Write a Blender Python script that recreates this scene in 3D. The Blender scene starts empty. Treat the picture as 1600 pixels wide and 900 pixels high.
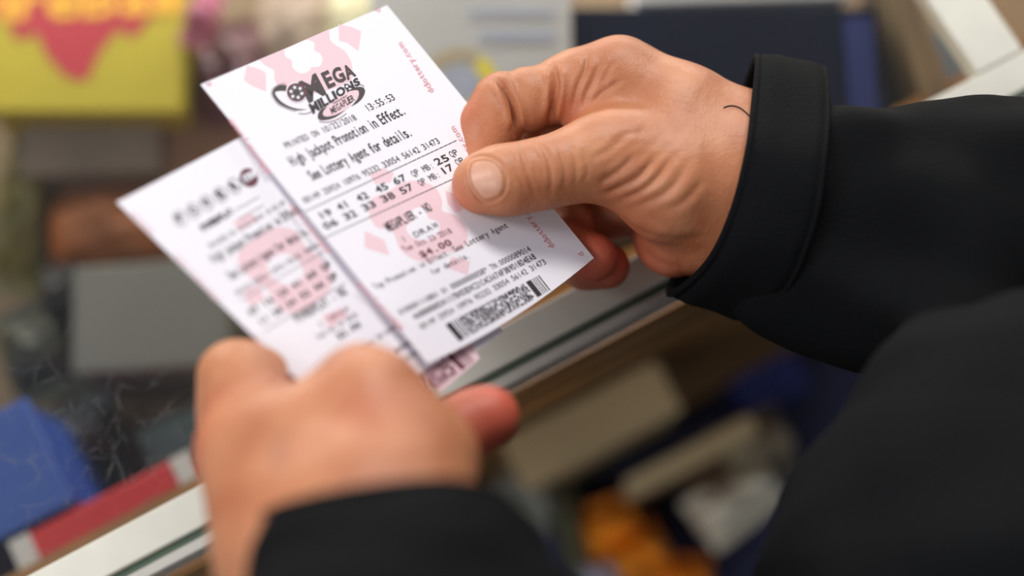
import bpy, math, random
import numpy as np
from mathutils import Vector, Matrix

# ---------------------------------------------------------------- camera, world, lights, exposure
SC = bpy.context.scene
COL = SC.collection
F = 1600 * 50 / 36.0                      # focal length in pixels of the 1600 px frame
PITCH = math.radians(75)
TOP = 0.95                                # height of the counter glass
CAM = Vector((0, 0, TOP + 0.507))
cam_d = bpy.data.cameras.new('camera'); cam_d.lens = 50; cam_d.sensor_width = 36
cam_d.clip_start = 0.01
cam_d.dof.use_dof = True; cam_d.dof.focus_distance = 0.470; cam_d.dof.aperture_fstop = 2.25
cam = bpy.data.objects.new('camera', cam_d); COL.objects.link(cam)
cam.location = CAM; cam.rotation_euler = (math.pi / 2 - PITCH, 0, 0)
SC.camera = cam
CM = np.array(Matrix.Translation(CAM) @ Matrix.Rotation(math.pi / 2 - PITCH, 4, 'X'))

w = bpy.data.worlds.new('world'); SC.world = w; w.use_nodes = True
w.node_tree.nodes['Background'].inputs[0].default_value = (0.86, 0.92, 1.0, 1)
w.node_tree.nodes['Background'].inputs[1].default_value = 0.42

def area(name, loc, target, sx, sy, power, col):
    l = bpy.data.lights.new(name, 'AREA'); l.shape = 'RECTANGLE'; l.size = sx; l.size_y = sy
    l.energy = power; l.color = col
    o = bpy.data.objects.new(name, l); COL.objects.link(o); o.location = loc
    o.rotation_euler = (Vector(target) - Vector(loc)).to_track_quat('-Z', 'Y').to_euler()
    return o
area('ceiling_light', (0.35, 2.0, 2.5), (0.05, 0.1, TOP), 1.3, 0.5, 72, (1, 0.965, 0.92))
area('ceiling_light', (-1.6, 0.3, 2.6), (0, 0.1, TOP), 0.5, 1.2, 34, (0.93, 0.96, 1))
area('ceiling_light', (-0.9, -0.9, 2.6), (0, 0.1, TOP), 1.0, 0.5, 18, (1, 0.97, 0.93))

vs = SC.view_settings
vs.view_transform = 'Standard'; vs.look = 'None'; vs.gamma = 1; vs.use_curve_mapping = False
vs.exposure = -0.74

# ---------------------------------------------------------------- helpers
def c3(px, py, d):                        # point at image position and depth, camera space
    return np.array([(px - 800) * d / F, (450 - py) * d / F, -d])
def to_world(P):
    P = np.atleast_2d(np.asarray(P, float)); return P @ CM[:3, :3].T + CM[:3, 3]
def on_plane(px, py, z):                  # point of a horizontal plane at height z
    o = np.array(CAM); d = to_world(c3(px, py, 1.0))[0] - o
    return o + d * ((z - o[2]) / d[2])

def srgb(*c):
    def f(v):
        v /= 255.0
        return v / 12.92 if v <= 0.04045 else ((v + 0.055) / 1.055) ** 2.4
    return tuple(f(v) for v in c) + (1,)

MATS = {}
def mat(name, col, rough=0.6, metal=0, noise=0, nscale=20, bump=0, bscale=200, coat=0, sheen=0, stretch=(1, 1, 1)):
    if name in MATS: return MATS[name]
    m = bpy.data.materials.new(name); m.use_nodes = True; nt = m.node_tree
    b = nt.nodes['Principled BSDF']
    b.inputs['Base Color'].default_value = col; b.inputs['Roughness'].default_value = rough
    b.inputs['Metallic'].default_value = metal; b.inputs['Coat Weight'].default_value = coat
    b.inputs['Sheen Weight'].default_value = sheen
    tc = nt.nodes.new('ShaderNodeTexCoord'); mp = nt.nodes.new('ShaderNodeMapping')
    mp.inputs['Scale'].default_value = stretch; nt.links.new(tc.outputs['Object'], mp.inputs[0])
    if noise:
        n = nt.nodes.new('ShaderNodeTexNoise'); n.inputs['Scale'].default_value = nscale
        n.inputs['Detail'].default_value = 5; nt.links.new(mp.outputs[0], n.inputs[0])
        r = nt.nodes.new('ShaderNodeMapRange'); r.inputs[1].default_value = .25; r.inputs[2].default_value = .75
        r.inputs[3].default_value = 1 - noise; r.inputs[4].default_value = 1 + noise
        nt.links.new(n.outputs[0], r.inputs[0])
        mx = nt.nodes.new('ShaderNodeVectorMath'); mx.operation = 'SCALE'
        mx.inputs[0].default_value = col[:3]; nt.links.new(r.outputs[0], mx.inputs['Scale'])
        nt.links.new(mx.outputs[0], b.inputs['Base Color'])
    if bump:
        n = nt.nodes.new('ShaderNodeTexNoise'); n.inputs['Scale'].default_value = bscale
        n.inputs['Detail'].default_value = 4; nt.links.new(mp.outputs[0], n.inputs[0])
        bp = nt.nodes.new('ShaderNodeBump'); bp.inputs['Strength'].default_value = bump
        bp.inputs['Distance'].default_value = 0.001
        nt.links.new(n.outputs[0], bp.inputs['Height']); nt.links.new(bp.outputs[0], b.inputs['Normal'])
    MATS[name] = m
    return m

def tag(o, label=None, cat=None, group=None, kind=None):
    if label: o['label'] = label
    if cat: o['category'] = cat
    if group: o['group'] = group
    if kind: o['kind'] = kind
    return o
def link(name, me, parent=None):
    o = bpy.data.objects.new(name, me); COL.objects.link(o)
    if parent: o.parent = parent
    return o
def empty(name, loc=(0, 0, 0), rz=0):
    o = bpy.data.objects.new(name, None); COL.objects.link(o); o.location = loc; o.rotation_euler = (0, 0, rz)
    o.empty_display_size = .02
    return o

class MB:
    """collects faces with material slots, builds ONE mesh object"""
    def __init__(s): s.v = []; s.f = []; s.m = []; s.mats = []; s.n = 0
    def slot(s, m):
        if m not in s.mats: s.mats.append(m)
        return s.mats.index(m)
    def add(s, V, Fs, m):
        k = s.slot(m); V = np.asarray(V, float)
        s.v.append(V)
        for f in Fs: s.f.append([i + s.n for i in f]); s.m.append(k)
        s.n += len(V)
    def box(s, lo, hi, m, bev=0.0):
        (x0, y0, z0), (x1, y1, z1) = lo, hi
        if bev:
            b = bev; V = []; 
            for z, i in ((z0, b), (z0 + b, 0), (z1 - b, 0), (z1, b)):
                q = [(x0 + i, y0 + b), (x0 + b, y0 + i), (x1 - b, y0 + i), (x1 - i, y0 + b), (x1 - i, y1 - b), (x1 - b, y1 - i), (x0 + b, y1 - i), (x0 + i, y1 - b)]
                V += [(x, y, z) for x, y in q]
            Fs = [list(range(7, -1, -1)), list(range(24, 32))]
            for L in range(3):
                for k in range(8):
                    a = L * 8 + k; c = L * 8 + (k + 1) % 8; Fs.append([a, c, c + 8, a + 8])
            s.add(V, Fs, m); return
        V = [(x, y, z) for z in (z0, z1) for y in (y0, y1) for x in (x0, x1)]
        s.add(V, [[0, 2, 3, 1], [4, 5, 7, 6], [0, 1, 5, 4], [2, 6, 7, 3], [0, 4, 6, 2], [1, 3, 7, 5]], m)
    def tube(s, pts, r, m, n=8):
        pts = np.asarray(pts, float); V = []; up = np.array([.3, .2, .9])
        for i, p in enumerate(pts):
            t = pts[min(i + 1, len(pts) - 1)] - pts[max(i - 1, 0)]; t /= np.linalg.norm(t) + 1e-12
            a = np.cross(t, up); a /= np.linalg.norm(a) + 1e-12; b = np.cross(t, a)
            rr = r[i] if hasattr(r, '__len__') else r
            for k in range(n):
                th = 2 * math.pi * k / n; V.append(p + rr * (math.cos(th) * a + math.sin(th) * b))
        Fs = [[i * n + k, i * n + (k + 1) % n, (i + 1) * n + (k + 1) % n, (i + 1) * n + k] for i in range(len(pts) - 1) for k in range(n)]
        Fs += [list(range(n - 1, -1, -1)), [(len(pts) - 1) * n + k for k in range(n)]]
        s.add(V, Fs, m)
    def build(s, name, parent=None, smooth=False):
        me = bpy.data.meshes.new(name)
        V = np.concatenate(s.v) if s.v else np.zeros((0, 3))
        me.from_pydata(V.tolist(), [], s.f)
        for m in s.mats: me.materials.append(m)
        me.polygons.foreach_set('material_index', s.m)
        if smooth: me.polygons.foreach_set('use_smooth', [True] * len(me.polygons))
        me.update()
        return link(name, me, parent)

def catmull(P, n, closed=False):
    P = np.asarray(P, float); N = len(P); out = []
    segs = N if closed else N - 1
    for i in range(segs):
        g = (lambda k: P[k % N]) if closed else (lambda k: P[min(max(k, 0), N - 1)])
        a, b, c, d = g(i - 1), g(i), g(i + 1), g(i + 2)
        for t in np.arange(n) / n:
            out.append(.5 * ((2 * b) + (c - a) * t + (2 * a - 5 * b + 4 * c - d) * t * t + (3 * b - a - 3 * c + d) * t ** 3))
    if not closed: out.append(P[-1])
    return np.array(out)

# ---------------------------------------------------------------- glyphs of the built-in font
GL = {}
def glyph(ch, bold=0.0):
    k = (ch, bold)
    if k not in GL:
        cu = bpy.data.curves.new('t', 'FONT'); cu.body = ch; cu.resolution_u = 3; cu.offset = bold
        cu.size = 1.0
        o = bpy.data.objects.new('t', cu); COL.objects.link(o)
        dg = bpy.context.evaluated_depsgraph_get(); ev = o.evaluated_get(dg); me = ev.to_mesh()
        V = np.array([v.co[:2] for v in me.vertices]).reshape(-1, 2)
        Fs = [list(p.vertices) for p in me.polygons]
        ev.to_mesh_clear(); bpy.data.objects.remove(o); bpy.data.curves.remove(cu)
        GL[k] = (V, Fs)
    return GL[k]
CAPH = glyph('H')[0][:, 1].max()

def text2d(s, p0, p1, up, h0, h1=None, bold=0.0, fill=0.82, mono=True):
    """letters laid from p0 to p1 along the baseline, tops along up; heights in the same units"""
    p0 = np.array(p0, float); p1 = np.array(p1, float); up = np.array(up, float); up /= np.linalg.norm(up)
    if h1 is None: h1 = h0
    out = []; n = len(s)
    if mono: W = [1.0] * n
    else: W = [(np.ptp(glyph(c, bold)[0][:, 0]) + .07 if c != ' ' and len(glyph(c, bold)[0]) else .3) for c in s]
    T = sum(W); x = 0
    for c, wd in zip(s, W):
        if c != ' ':
            V, Fs = glyph(c, bold)
            if len(V):
                lo, hi = V[:, 0].min(), V[:, 0].max(); gw = max(hi - lo, .01)
                L = np.linalg.norm(p1 - p0)
                cell = wd / T
                f = fill * cell
                if gw < .3 and mono: f *= max(gw, .1) / .5
                xs = x / T + (cell - f) / 2 + (V[:, 0] - lo) / gw * f
                h = (h0 + (h1 - h0) * xs)[:, None]
                Q = p0 + (p1 - p0) * xs[:, None] + up * (V[:, 1:2] / CAPH) * h
                out.append((Q, Fs))
        x += wd
    return out

# ---------------------------------------------------------------- implicit surfaces
def cone(P, a, b, ra, rb):
    ab = b - a; t = np.clip(((P - a) @ ab) / (ab @ ab + 1e-12), 0, 1)
    return np.sqrt((((P - a) - t[:, None] * ab) ** 2).sum(1)) - (ra + (rb - ra) * t)
def smin(a, b, k):
    h = np.maximum(k - np.abs(a - b), 0) / k
    return np.minimum(a, b) - h * h * k * .25
def chain(P, pts, k=.004):
    """pts: (px, py, depth, radius in px at that depth)"""
    Q = [(c3(x, y, d), r * d / F) for x, y, d, r in pts]; out = None
    for (a, ra), (b, rb) in zip(Q[:-1], Q[1:]):
        s = cone(P, a, b, ra, rb); out = s if out is None else smin(out, s, k)
    return out

def surface_net(fn, xs, ys, zs, B=8, batch=300):
    ax = []
    for a in (xs, ys, zs):
        n = (len(a) - 1) // B * B + B
        a = np.concatenate([a, a[-1] + (a[-1] - a[-2]) * np.arange(1, n + 1 - len(a) + 1)]); ax.append(a)
    nb = [(len(a) - 1) // B for a in ax]
    I = np.stack(np.meshgrid(*[np.arange(n) for n in nb], indexing='ij'), -1).reshape(-1, 3)
    lo = np.stack([ax[k][I[:, k] * B] for k in range(3)], 1); hi = np.stack([ax[k][I[:, k] * B + B] for k in range(3)], 1)
    ctr = (lo + hi) / 2; half = np.linalg.norm(hi - lo, axis=1) / 2
    s = np.concatenate([fn(ctr[i:i + 200000]) for i in range(0, len(ctr), 200000)])
    I = I[np.abs(s) < half * 1.25 + .002]
    KV, VV, FK = [], [], []
    dims = [len(a) for a in ax]
    key = lambda c: (c[..., 0].astype(np.int64) * dims[1] + c[..., 1]) * dims[2] + c[..., 2]
    loc = np.stack(np.meshgrid(*[np.arange(B + 1)] * 3, indexing='ij'), -1)
    corners = [(i, j, k) for i in (0, 1) for j in (0, 1) for k in (0, 1)]
    edges = [(c, a) for a in range(3) for c in corners if c[a] == 0]
    for st in range(0, len(I), batch):
        b = I[st:st + batch]; G = b[:, None, None, None, :] * B + loc[None]
        X = np.stack([ax[k][G[..., k]] for k in range(3)], -1)
        V = fn(X.reshape(-1, 3)).reshape(X.shape[:-1])
        acc = np.zeros((len(b), B, B, B, 3)); cnt = np.zeros((len(b), B, B, B))
        for c, a in edges:
            s0 = tuple(slice(c[k], c[k] + B) for k in range(3)); e = list(c); e[a] = 1
            s1 = tuple(slice(e[k], e[k] + B) for k in range(3))
            v0 = V[(slice(None),) + s0]; v1 = V[(slice(None),) + s1]; m = (v0 < 0) != (v1 < 0)
            t = np.where(m, v0 / np.where(m, v0 - v1, 1), 0)[..., None]
            p = X[(slice(None),) + s0] * (1 - t) + X[(slice(None),) + s1] * t
            acc += np.where(m[..., None], p, 0); cnt += m
            if c == (0, 0, 0):
                g = G[(slice(None),) + s0][m]; inside = v0[m] < 0
                o1, o2 = [(1, 2), (2, 0), (0, 1)][a]
                quad = []
                for d1, d2 in ((0, 0), (-1, 0), (-1, -1), (0, -1)):
                    q = g.copy(); q[:, o1] += d1; q[:, o2] += d2; quad.append(key(q))
                quad = np.stack(quad, 1); quad[~inside] = quad[~inside][:, ::-1]
                FK.append(quad)
        m = cnt > 0
        VV.append(acc[m] / cnt[m][:, None]); KV.append(key(G[:, :B, :B, :B][m]))
    KV = np.concatenate(KV); VV = np.concatenate(VV); FK = np.concatenate(FK)
    o = np.argsort(KV); KV = KV[o]; VV = VV[o]
    idx = np.clip(np.searchsorted(KV, FK), 0, len(KV) - 1); ok = (KV[idx] == FK).all(1)
    return VV, idx[ok]
def relax(V, Q, it, lam=.5):
    for _ in range(it):
        S = np.zeros_like(V); n = np.zeros(len(V))
        for a in range(4):
            i, j = Q[:, a], Q[:, (a + 1) % 4]
            for k in range(3): S[:, k] += np.bincount(i, V[j, k], len(V)) + np.bincount(j, V[i, k], len(V))
            n += np.bincount(i, minlength=len(V)) + np.bincount(j, minlength=len(V))
        V = V + lam * (S / np.maximum(n, 1)[:, None] - V)
    return V
def vnormals(V, Q):
    fn = np.cross(V[Q[:, 2]] - V[Q[:, 0]], V[Q[:, 3]] - V[Q[:, 1]]); N = np.zeros_like(V)
    for a in range(4):
        for k in range(3): N[:, k] += np.bincount(Q[:, a], fn[:, k], len(V))
    return N / (np.linalg.norm(N, axis=1)[:, None] + 1e-12)
def quad_mesh(name, V, Q, m, parent):
    me = bpy.data.meshes.new(name)
    me.vertices.add(len(V)); me.vertices.foreach_set('co', V.ravel())
    me.loops.add(Q.size); me.loops.foreach_set('vertex_index', Q.astype(np.int32).ravel())
    me.polygons.add(len(Q)); me.polygons.foreach_set('loop_start', (np.arange(len(Q)) * 4).astype(np.int32))
    me.polygons.foreach_set('use_smooth', np.ones(len(Q), bool))
    me.update(calc_edges=True); me.validate(); me.materials.append(m)
    return link(name, me, parent)
def grid_axis(lo, hi, zones, out):
    """zones: (a, b, step) fine ranges; step `out` elsewhere"""
    x = lo; r = [lo]
    while x < hi:
        st = out
        for a, b, s in zones:
            dist = max(a - x, x - b, 0); st = min(st, s + .12 * dist)
        x += st; r.append(x)
    return np.array(r)

# ---------------------------------------------------------------- the setting: floor
m_floor = mat('dark_floor', srgb(46, 46, 50), .5, noise=.3, nscale=6)
fb = MB(); fb.box((-2.2, -2.2, -.02), (2.6, 2.6, 0), m_floor); tag(fb.build('floor'), kind='structure')

# ---------------------------------------------------------------- the glass counter
A0 = on_plane(45, 900, TOP); A1 = on_plane(1528, 118, TOP)
EDIR = (A1 - A0) / np.linalg.norm(A1 - A0); RZ = math.atan2(EDIR[1], EDIR[0])
LU = np.linalg.norm(A1 - A0)              # corner of the inner frame, local x
m_white = mat('cream_painted_metal', srgb(226, 222, 208), .45, noise=.05, nscale=60, bump=.1)
m_alu = mat('brushed_aluminium', srgb(206, 200, 190), .4, metal=.15, noise=.05, nscale=80)
m_green = mat('green_glass_edge', srgb(88, 104, 88), .25, noise=.15, nscale=40)
m_wood = mat('brown_wood', srgb(168, 122, 70), .45, noise=.4, nscale=14, bump=.2, bscale=60, stretch=(1, 8, 8))
m_case = mat('case_lining', srgb(116, 94, 68), .7, noise=.2, nscale=8)
counter = empty('glass_counter', (A0[0], A0[1], 0), RZ)
tag(counter, 'glass-topped display counter with cream metal rim and brown wood front edge', 'counter')
U0, U1 = -.45, LU + .55                   # along the edge
D1 = .62                                  # depth of the counter
b = MB()
b.box((U0, -.0135, TOP - .012), (U1, 0, TOP + .0012), m_white, .0006)
b.build('front_rim', counter)
b = MB(); b.box((U0, -.0164, TOP - .010), (U1, -.0136, TOP - .0012), m_green); b.build('glass_edge_seal', counter)
b = MB(); b.box((U0, -.0205, TOP - .014), (U1, -.0165, TOP + .0008), m_alu, .0005); b.build('edge_bar', counter)
b = MB(); b.box((LU, .0005, TOP - .008), (LU + .021, D1, TOP + .0010), m_white, .0006); b.build('cross_bar', counter)
b = MB(); b.box((U0, -.0235, TOP - .075), (U1, -.0206, TOP - .0150), m_wood, .0004)
b.box((U0, -.0245, TOP - .050), (U1, -.0236, TOP - .0478), m_wood)
b.build('wood_fascia', counter)
b = MB(); b.box((U0, .0, .05), (U1, .02, TOP - .075), m_wood); b.box((U0, D1 - .02, .05), (U1, D1, TOP - .02), m_wood)
b.box((U0 - .02, 0, 0), (U0, D1, TOP - .02), m_wood); b.box((U1, 0, 0), (U1 + .02, D1, TOP - .02), m_wood)
b.box((U0, .03, 0), (U1, D1 - .03, .05), m_wood)
b.build('cabinet_body', counter)
area('case_fill_light', tuple(np.array([A0[0], A0[1], TOP - .03]) + .38 * EDIR + .50 * np.array([-EDIR[1], EDIR[0], 0])), tuple(np.array([A0[0], A0[1], TOP - .2]) + .30 * EDIR + .18 * np.array([-EDIR[1], EDIR[0], 0])), 1.0, .03, 10.0, (1, .97, .92))  # added fill that brightens the goods, not a known lamp of the case
SH = .20                                  # the shelf lies this far under the glass
b = MB(); b.box((U0, .0201, TOP - SH - .012), (U1, D1 - .021, TOP - SH), m_case); b.build('display_shelf', counter)

# glass pane with scratches
mg = bpy.data.materials.new('counter_glass'); mg.use_nodes = True; nt = mg.node_tree
for n in list(nt.nodes): nt.nodes.remove(n)
out = nt.nodes.new('ShaderNodeOutputMaterial'); tr = nt.nodes.new('ShaderNodeBsdfTransparent'); gl = nt.nodes.new('ShaderNodeBsdfGlossy')
df = nt.nodes.new('ShaderNodeBsdfDiffuse'); df.inputs[0].default_value = (.75, .78, .8, 1)
tr.inputs[0].default_value = (.90, .94, .92, 1); gl.inputs[0].default_value = (1, 1, 1, 1); gl.inputs['Roughness'].default_value = .06
fr = nt.nodes.new('ShaderNodeFresnel'); fr.inputs[0].default_value = 1.5
mx = nt.nodes.new('ShaderNodeMixShader'); nt.links.new(fr.outputs[0], mx.inputs[0]); nt.links.new(tr.outputs[0], mx.inputs[1]); nt.links.new(gl.outputs[0], mx.inputs[2])
m2 = nt.nodes.new('ShaderNodeMixShader'); m2.inputs[0].default_value = .007     # dust film
nt.links.new(mx.outputs[0], m2.inputs[1]); nt.links.new(df.outputs[0], m2.inputs[2]); nt.links.new(m2.outputs[0], out.inputs[0])
ms = mat('scratch_white', srgb(120, 120, 118), .6)
b = MB()
b.add([(U0, .0002, TOP), (LU - .0002, .0002, TOP), (LU - .0002, D1 - .02, TOP), (U0, D1 - .02, TOP)], [[0, 1, 2, 3]], mg)
b.add([(LU + .0212, .0002, TOP), (U1, .0002, TOP), (U1, D1 - .02, TOP), (LU + .0212, D1 - .02, TOP)], [[0, 1, 2, 3]], mg)
rnd = random.Random(5); CI = np.linalg.inv(np.array(Matrix.Translation((A0[0], A0[1], 0)) @ Matrix.Rotation(RZ, 4, 'Z')))
def to_counter(p): return (CI @ np.r_[p, 1])[:3]
for i in range(230):
    px = rnd.gauss(150, 110); py = rnd.gauss(680, 70)
    if i % 6 == 0: px = rnd.uniform(0, 340); py = rnd.uniform(500, 880)
    p = to_counter(on_plane(px, py, TOP + .00012)); a = rnd.uniform(0, 6.28); L = rnd.uniform(.002, .014) * (1 if i % 9 else 1.8); cv = rnd.uniform(-1.2, 1.2); wd = rnd.uniform(.00002, .00006)
    n = 7; pts = []
    for k in range(n):
        pts.append(p.copy()); a += cv / n; p = p + np.array([math.cos(a), math.sin(a), 0]) * L / n
    V = []
    for k in range(n):
        t = pts[min(k + 1, n - 1)] - pts[max(k - 1, 0)]; q = np.array([-t[1], t[0], 0]); q /= np.linalg.norm(q)
        ww = wd * math.sin(math.pi * (k + .3) / (n - .4)); V += [pts[k] + q * ww, pts[k] - q * ww]
    if min(v[1] for v in V) > .001 and max(v[0] for v in V) < LU:
        b.add(V, [[2 * k, 2 * k + 1, 2 * k + 3, 2 * k + 2] for k in range(n - 1)], ms)
pane = b.build('glass_pane', counter)

# ---------------------------------------------------------------- goods: inside the case and on the rack in front
def frame_at(cx, cy, w_px, h_px, rot, zb, zt):
    """base centre, size in metres and turn of a box whose top shows at this place"""
    c = on_plane(cx, cy, zt); x = on_plane(cx + 10, cy, zt); s = np.linalg.norm(x - c) / 10
    return (c[0], c[1], zb), w_px * s, h_px * s / math.sin(PITCH), math.radians(rot)
def carton(name, label, cat, cx, cy, w_px, h_px, rot, zb, zt, m, group=None, lidm=None, extra=None):
    loc, W, H, r = frame_at(cx, cy, w_px, h_px, rot, zb, zt)
    e = empty(name, loc, r); tag(e, label, cat, group)
    T = zt - zb; b = MB(); b.box((-W / 2, -H / 2, 0), (W / 2, H / 2, T - .004), m, .002); b.build('carton_body', e)
    b = MB(); b.box((-W / 2 - .001, -H / 2 - .001, T - .0039), (W / 2 + .001, H / 2 + .001, T), lidm or m, .001); b.build('lid', e)
    if extra: extra(e, W, H, T)
    return e
def pouch(name, label, cat, cx, cy, w_px, h_px, rot, zb, zt, m, group=None, seed=1, m2=None):
    """a filled bag: pillow with crimped ends"""
    loc, W, H, r = frame_at(cx, cy, w_px, h_px, rot, zb, zt); T = zt - zb
    e = empty(name, loc, r); tag(e, label, cat, group)
    N = 22; rr = random.Random(seed); ph = [rr.uniform(0, 6) for _ in range(6)]
    for part, sgn in (('wrapper', 1),):
        V = []; Fs = []
        for s in (1, -1):
            for j in range(N + 1):
                for i in range(N + 1):
                    u = i / N * 2 - 1; v = j / N * 2 - 1
                    z = (max(0, 1 - u ** 4) * max(0, 1 - v * v)) ** .5
                    wr = .08 * math.sin(7 * u + ph[0] + 3 * v) * z + .05 * math.sin(13 * v + ph[1] - 5 * u) * z
                    V.append((u * W / 2 * (1 - .06 * (1 - abs(v)) * 0), v * H / 2 * (1 + .04 * math.sin(5 * u + ph[2])), T / 2 + s * T / 2 * (z + wr) / 1.13))
        o = (N + 1) ** 2
        for j in range(N):
            for i in range(N):
                a = j * (N + 1) + i; Fs.append([a, a + 1, a + N + 2, a + N + 1]); a += o; Fs.append([a, a + N + 1, a + N + 2, a + 1])
        b = MB(); b.add(V, Fs, m); b.build('wrapper', e, True)
    for s in (-1, 1):
        b = MB()
        y0, y1 = sorted((s * H / 2, s * (H / 2 + .008)))
        for k in range(10):
            x0 = -W / 2 + W * k / 10; x1 = x0 + W / 10; z = T / 2 + (.0008 if k % 2 else -.0008)
            b.box((x0, y0, z - .0004), (x1, y1, z + .0004), m2 or m)
        b.build('crimped_seal', e)
    return e

ZS = TOP - SH
m_yel = mat('yellow_print', srgb(170, 152, 10), .5, noise=.05)
m_red = mat('red_print', srgb(170, 30, 45), .5)
m_org = mat('orange_letter', srgb(232, 170, 40), .5)
def yellow_extra(e, W, H, T):
    b = MB(); z = T + .0003
    # red burst behind the letters
    pts = [(-.5, .5), (-.5, .13), (-.42, .16), (-.36, -.02), (-.25, .03), (-.20, -.12), (-.08, -.28), (.02, -.30), (.08, -.08), (.16, .06), (.24, .00), (.30, .10), (.36, .22), (.40, .5)]
    V = [(x * W, y * H, z) for x, y in pts]; c = (-.05 * W, .3 * H, z)
    b.add(V + [c], [[i, i + 1, len(V)] for i in range(len(V) - 1)], m_red)
    z2 = z + .0003
    for Q, Fs in text2d('FireBall', (-.62 * W, .12 * H), (.47 * W, .19 * H), (0, 1), .26 * H, bold=.03, mono=False, fill=.9):
        b.add([(x, y, z2) for x, y in Q], Fs, m_org)
    b.build('printed_front', e)
carton('candy_box', 'bright yellow box with a red burst and orange lettering, upper left', 'box', 135, 60, 305, 232, 0, ZS, TOP - .13, m_yel, extra=yellow_extra)
pouch('candy_bag', 'dark maroon candy bag right beside the yellow box', 'bag', 350, 105, 120, 190, 8, ZS, ZS + .06, mat('maroon_foil', srgb(78, 24, 34), .4, noise=.4, nscale=40), 'candy bags in the case', 2)
pouch('candy_bag', 'small pink candy bag at the top edge, between yellow box and maroon bag', 'bag', 306, 12, 44, 46, -20, ZS + .06, ZS + .085, mat('pink_foil', srgb(190, 105, 135), .4, noise=.3, nscale=60), 'candy bags in the case', 3)
pouch('candy_bag', 'tan paper bag between the maroon bag and the white box', 'bag', 452, 40, 120, 170, 4, ZS, ZS + .05, mat('tan_paper', srgb(150, 128, 110), .6, noise=.25, nscale=30), 'candy bags in the case', 4)
pouch('candy_bag', 'pale bag with yellow patches left of the white box', 'bag', 540, 30, 90, 150, -4, ZS, ZS + .05, mat('pale_yellow_bag', srgb(192, 184, 150), .5, noise=.3, nscale=30), 'candy bags in the case', 5)
m_wb = mat('white_card', srgb(208, 207, 208), .5, noise=.06, nscale=12)
m_ly = mat('lemon_print', srgb(245, 228, 70), .5); m_lb = mat('lilac_print', srgb(180, 186, 208), .5); m_tn = mat('beige_print', srgb(196, 180, 150), .5)
def white_extra(e, W, H, T):
    b = MB(); z = T + .0003
    def ring(cx, cy, r0, r1, a0, a1, m, zz):
        n = 30; V = []
        for i in range(n + 1):
            a = math.radians(a0 + (a1 - a0) * i / n); V += [(cx + r0 * math.cos(a), cy + r0 * math.sin(a), zz), (cx + r1 * math.cos(a), cy + r1 * math.sin(a), zz)]
        b.add(V, [[2 * i, 2 * i + 1, 2 * i + 3, 2 * i + 2] for i in range(n)], m)
    cx, cy = -.05 * W, -.16 * H
    ring(cx, cy, .0, .10 * W, 0, 360, m_lb, z); ring(cx, cy, .11 * W, .19 * W, -70, 55, m_ly, z); ring(cx, cy, .13 * W, .20 * W, 60, 150, m_tn, z)
    b.box((.05 * W, .1 * H, T), (.42 * W, .16 * H, T + .0004), m_lb)
    b.box((.00 * W, .25 * H, T), (.42 * W, .29 * H, T + .0004), m_lb)
    b.build('printed_front', e)
carton('product_box', 'large white box with a yellow ring print behind the first ticket', 'box', 735, 90, 310, 270, 0, ZS, TOP - .07, m_wb, extra=white_extra)
m_navy = mat('navy_card', srgb(17, 22, 44), .6, noise=.25, nscale=14)
m_navy.node_tree.nodes['Principled BSDF'].inputs['Specular IOR Level'].default_value = .1; m_navy.node_tree.nodes['Principled BSDF'].inputs['Roughness'].default_value = .9
m_blu2 = mat('cobalt_strip', srgb(26, 42, 110), .5)
def navy_extra(e, W, H, T):
    b = MB(); b.box((.40 * W, -.45 * H, T), (.49 * W, .42 * H, T + .0015), m_blu2); b.build('blue_end_band', e)
carton('product_box', 'wide dark navy box behind the right hand', 'box', 1130, 115, 485, 212, 0, ZS, TOP - .08, m_navy, extra=navy_extra)
carton('card_stack', 'pale card stack behind the navy box at the top of the picture', 'stack', 1160, -35, 330, 70, 2, ZS, TOP - .09, m_wb)
carton('display_divider', 'tan wooden divider standing left of the cream cross bar', 'divider', 1440, 60, 30, 300, 14, ZS, TOP - .07, mat('tan_wood', srgb(128, 108, 78), .5, noise=.3, nscale=20))
carton('display_divider', 'grey-blue panel between the navy box and the tan divider', 'divider', 1378, 120, 26, 160, 14, ZS, TOP - .12, mat('slate_card', srgb(70, 84, 104), .5, noise=.2))
m_pan = mat('slate_panel', srgb(98, 108, 116), .4, noise=.1)
carton('display_tray', 'grey tray lying between the tan divider and the cream cross bar', 'tray', 1492, 120, 50, 160, 14, ZS, TOP - .13, m_pan)
carton('product_box', 'grey-brown flat box under the yellow box', 'box', 140, 232, 215, 76, 2, ZS, ZS + .05, mat('taupe_card', srgb(116, 98, 84), .6, noise=.2, nscale=30))
carton('product_box', 'brown box between the flat grey-brown box and the second ticket', 'box', 335, 232, 160, 150, 4, ZS, ZS + .045, mat('brown_card', srgb(104, 66, 36), .6, noise=.25, nscale=20))
pouch('candy_bag', 'rust orange candy bag left of the second ticket', 'bag', 170, 340, 230, 120, 3, ZS, ZS + .055, mat('rust_foil', srgb(150, 82, 24), .45, noise=.35, nscale=30), 'candy bags in the case', 8)
pouch('candy_bag', 'olive candy bag at the left edge of the picture', 'bag', 20, 300, 84, 230, -2, ZS, ZS + .05, mat('olive_foil', srgb(104, 94, 30), .45, noise=.4, nscale=30), 'candy bags in the case', 9)
pouch('candy_bag', 'black candy bag under the rust orange one', 'bag', 82, 440, 74, 100, 10, ZS, ZS + .055, mat('black_foil', srgb(32, 28, 26), .4, noise=.3), 'candy bags in the case', 10)
carton('product_box', 'large mid grey box left of the second ticket', 'box', 236, 492, 240, 160, 4, ZS, ZS + .07, mat('grey_card', srgb(100, 98, 92), .55, noise=.15, nscale=12))
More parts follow.
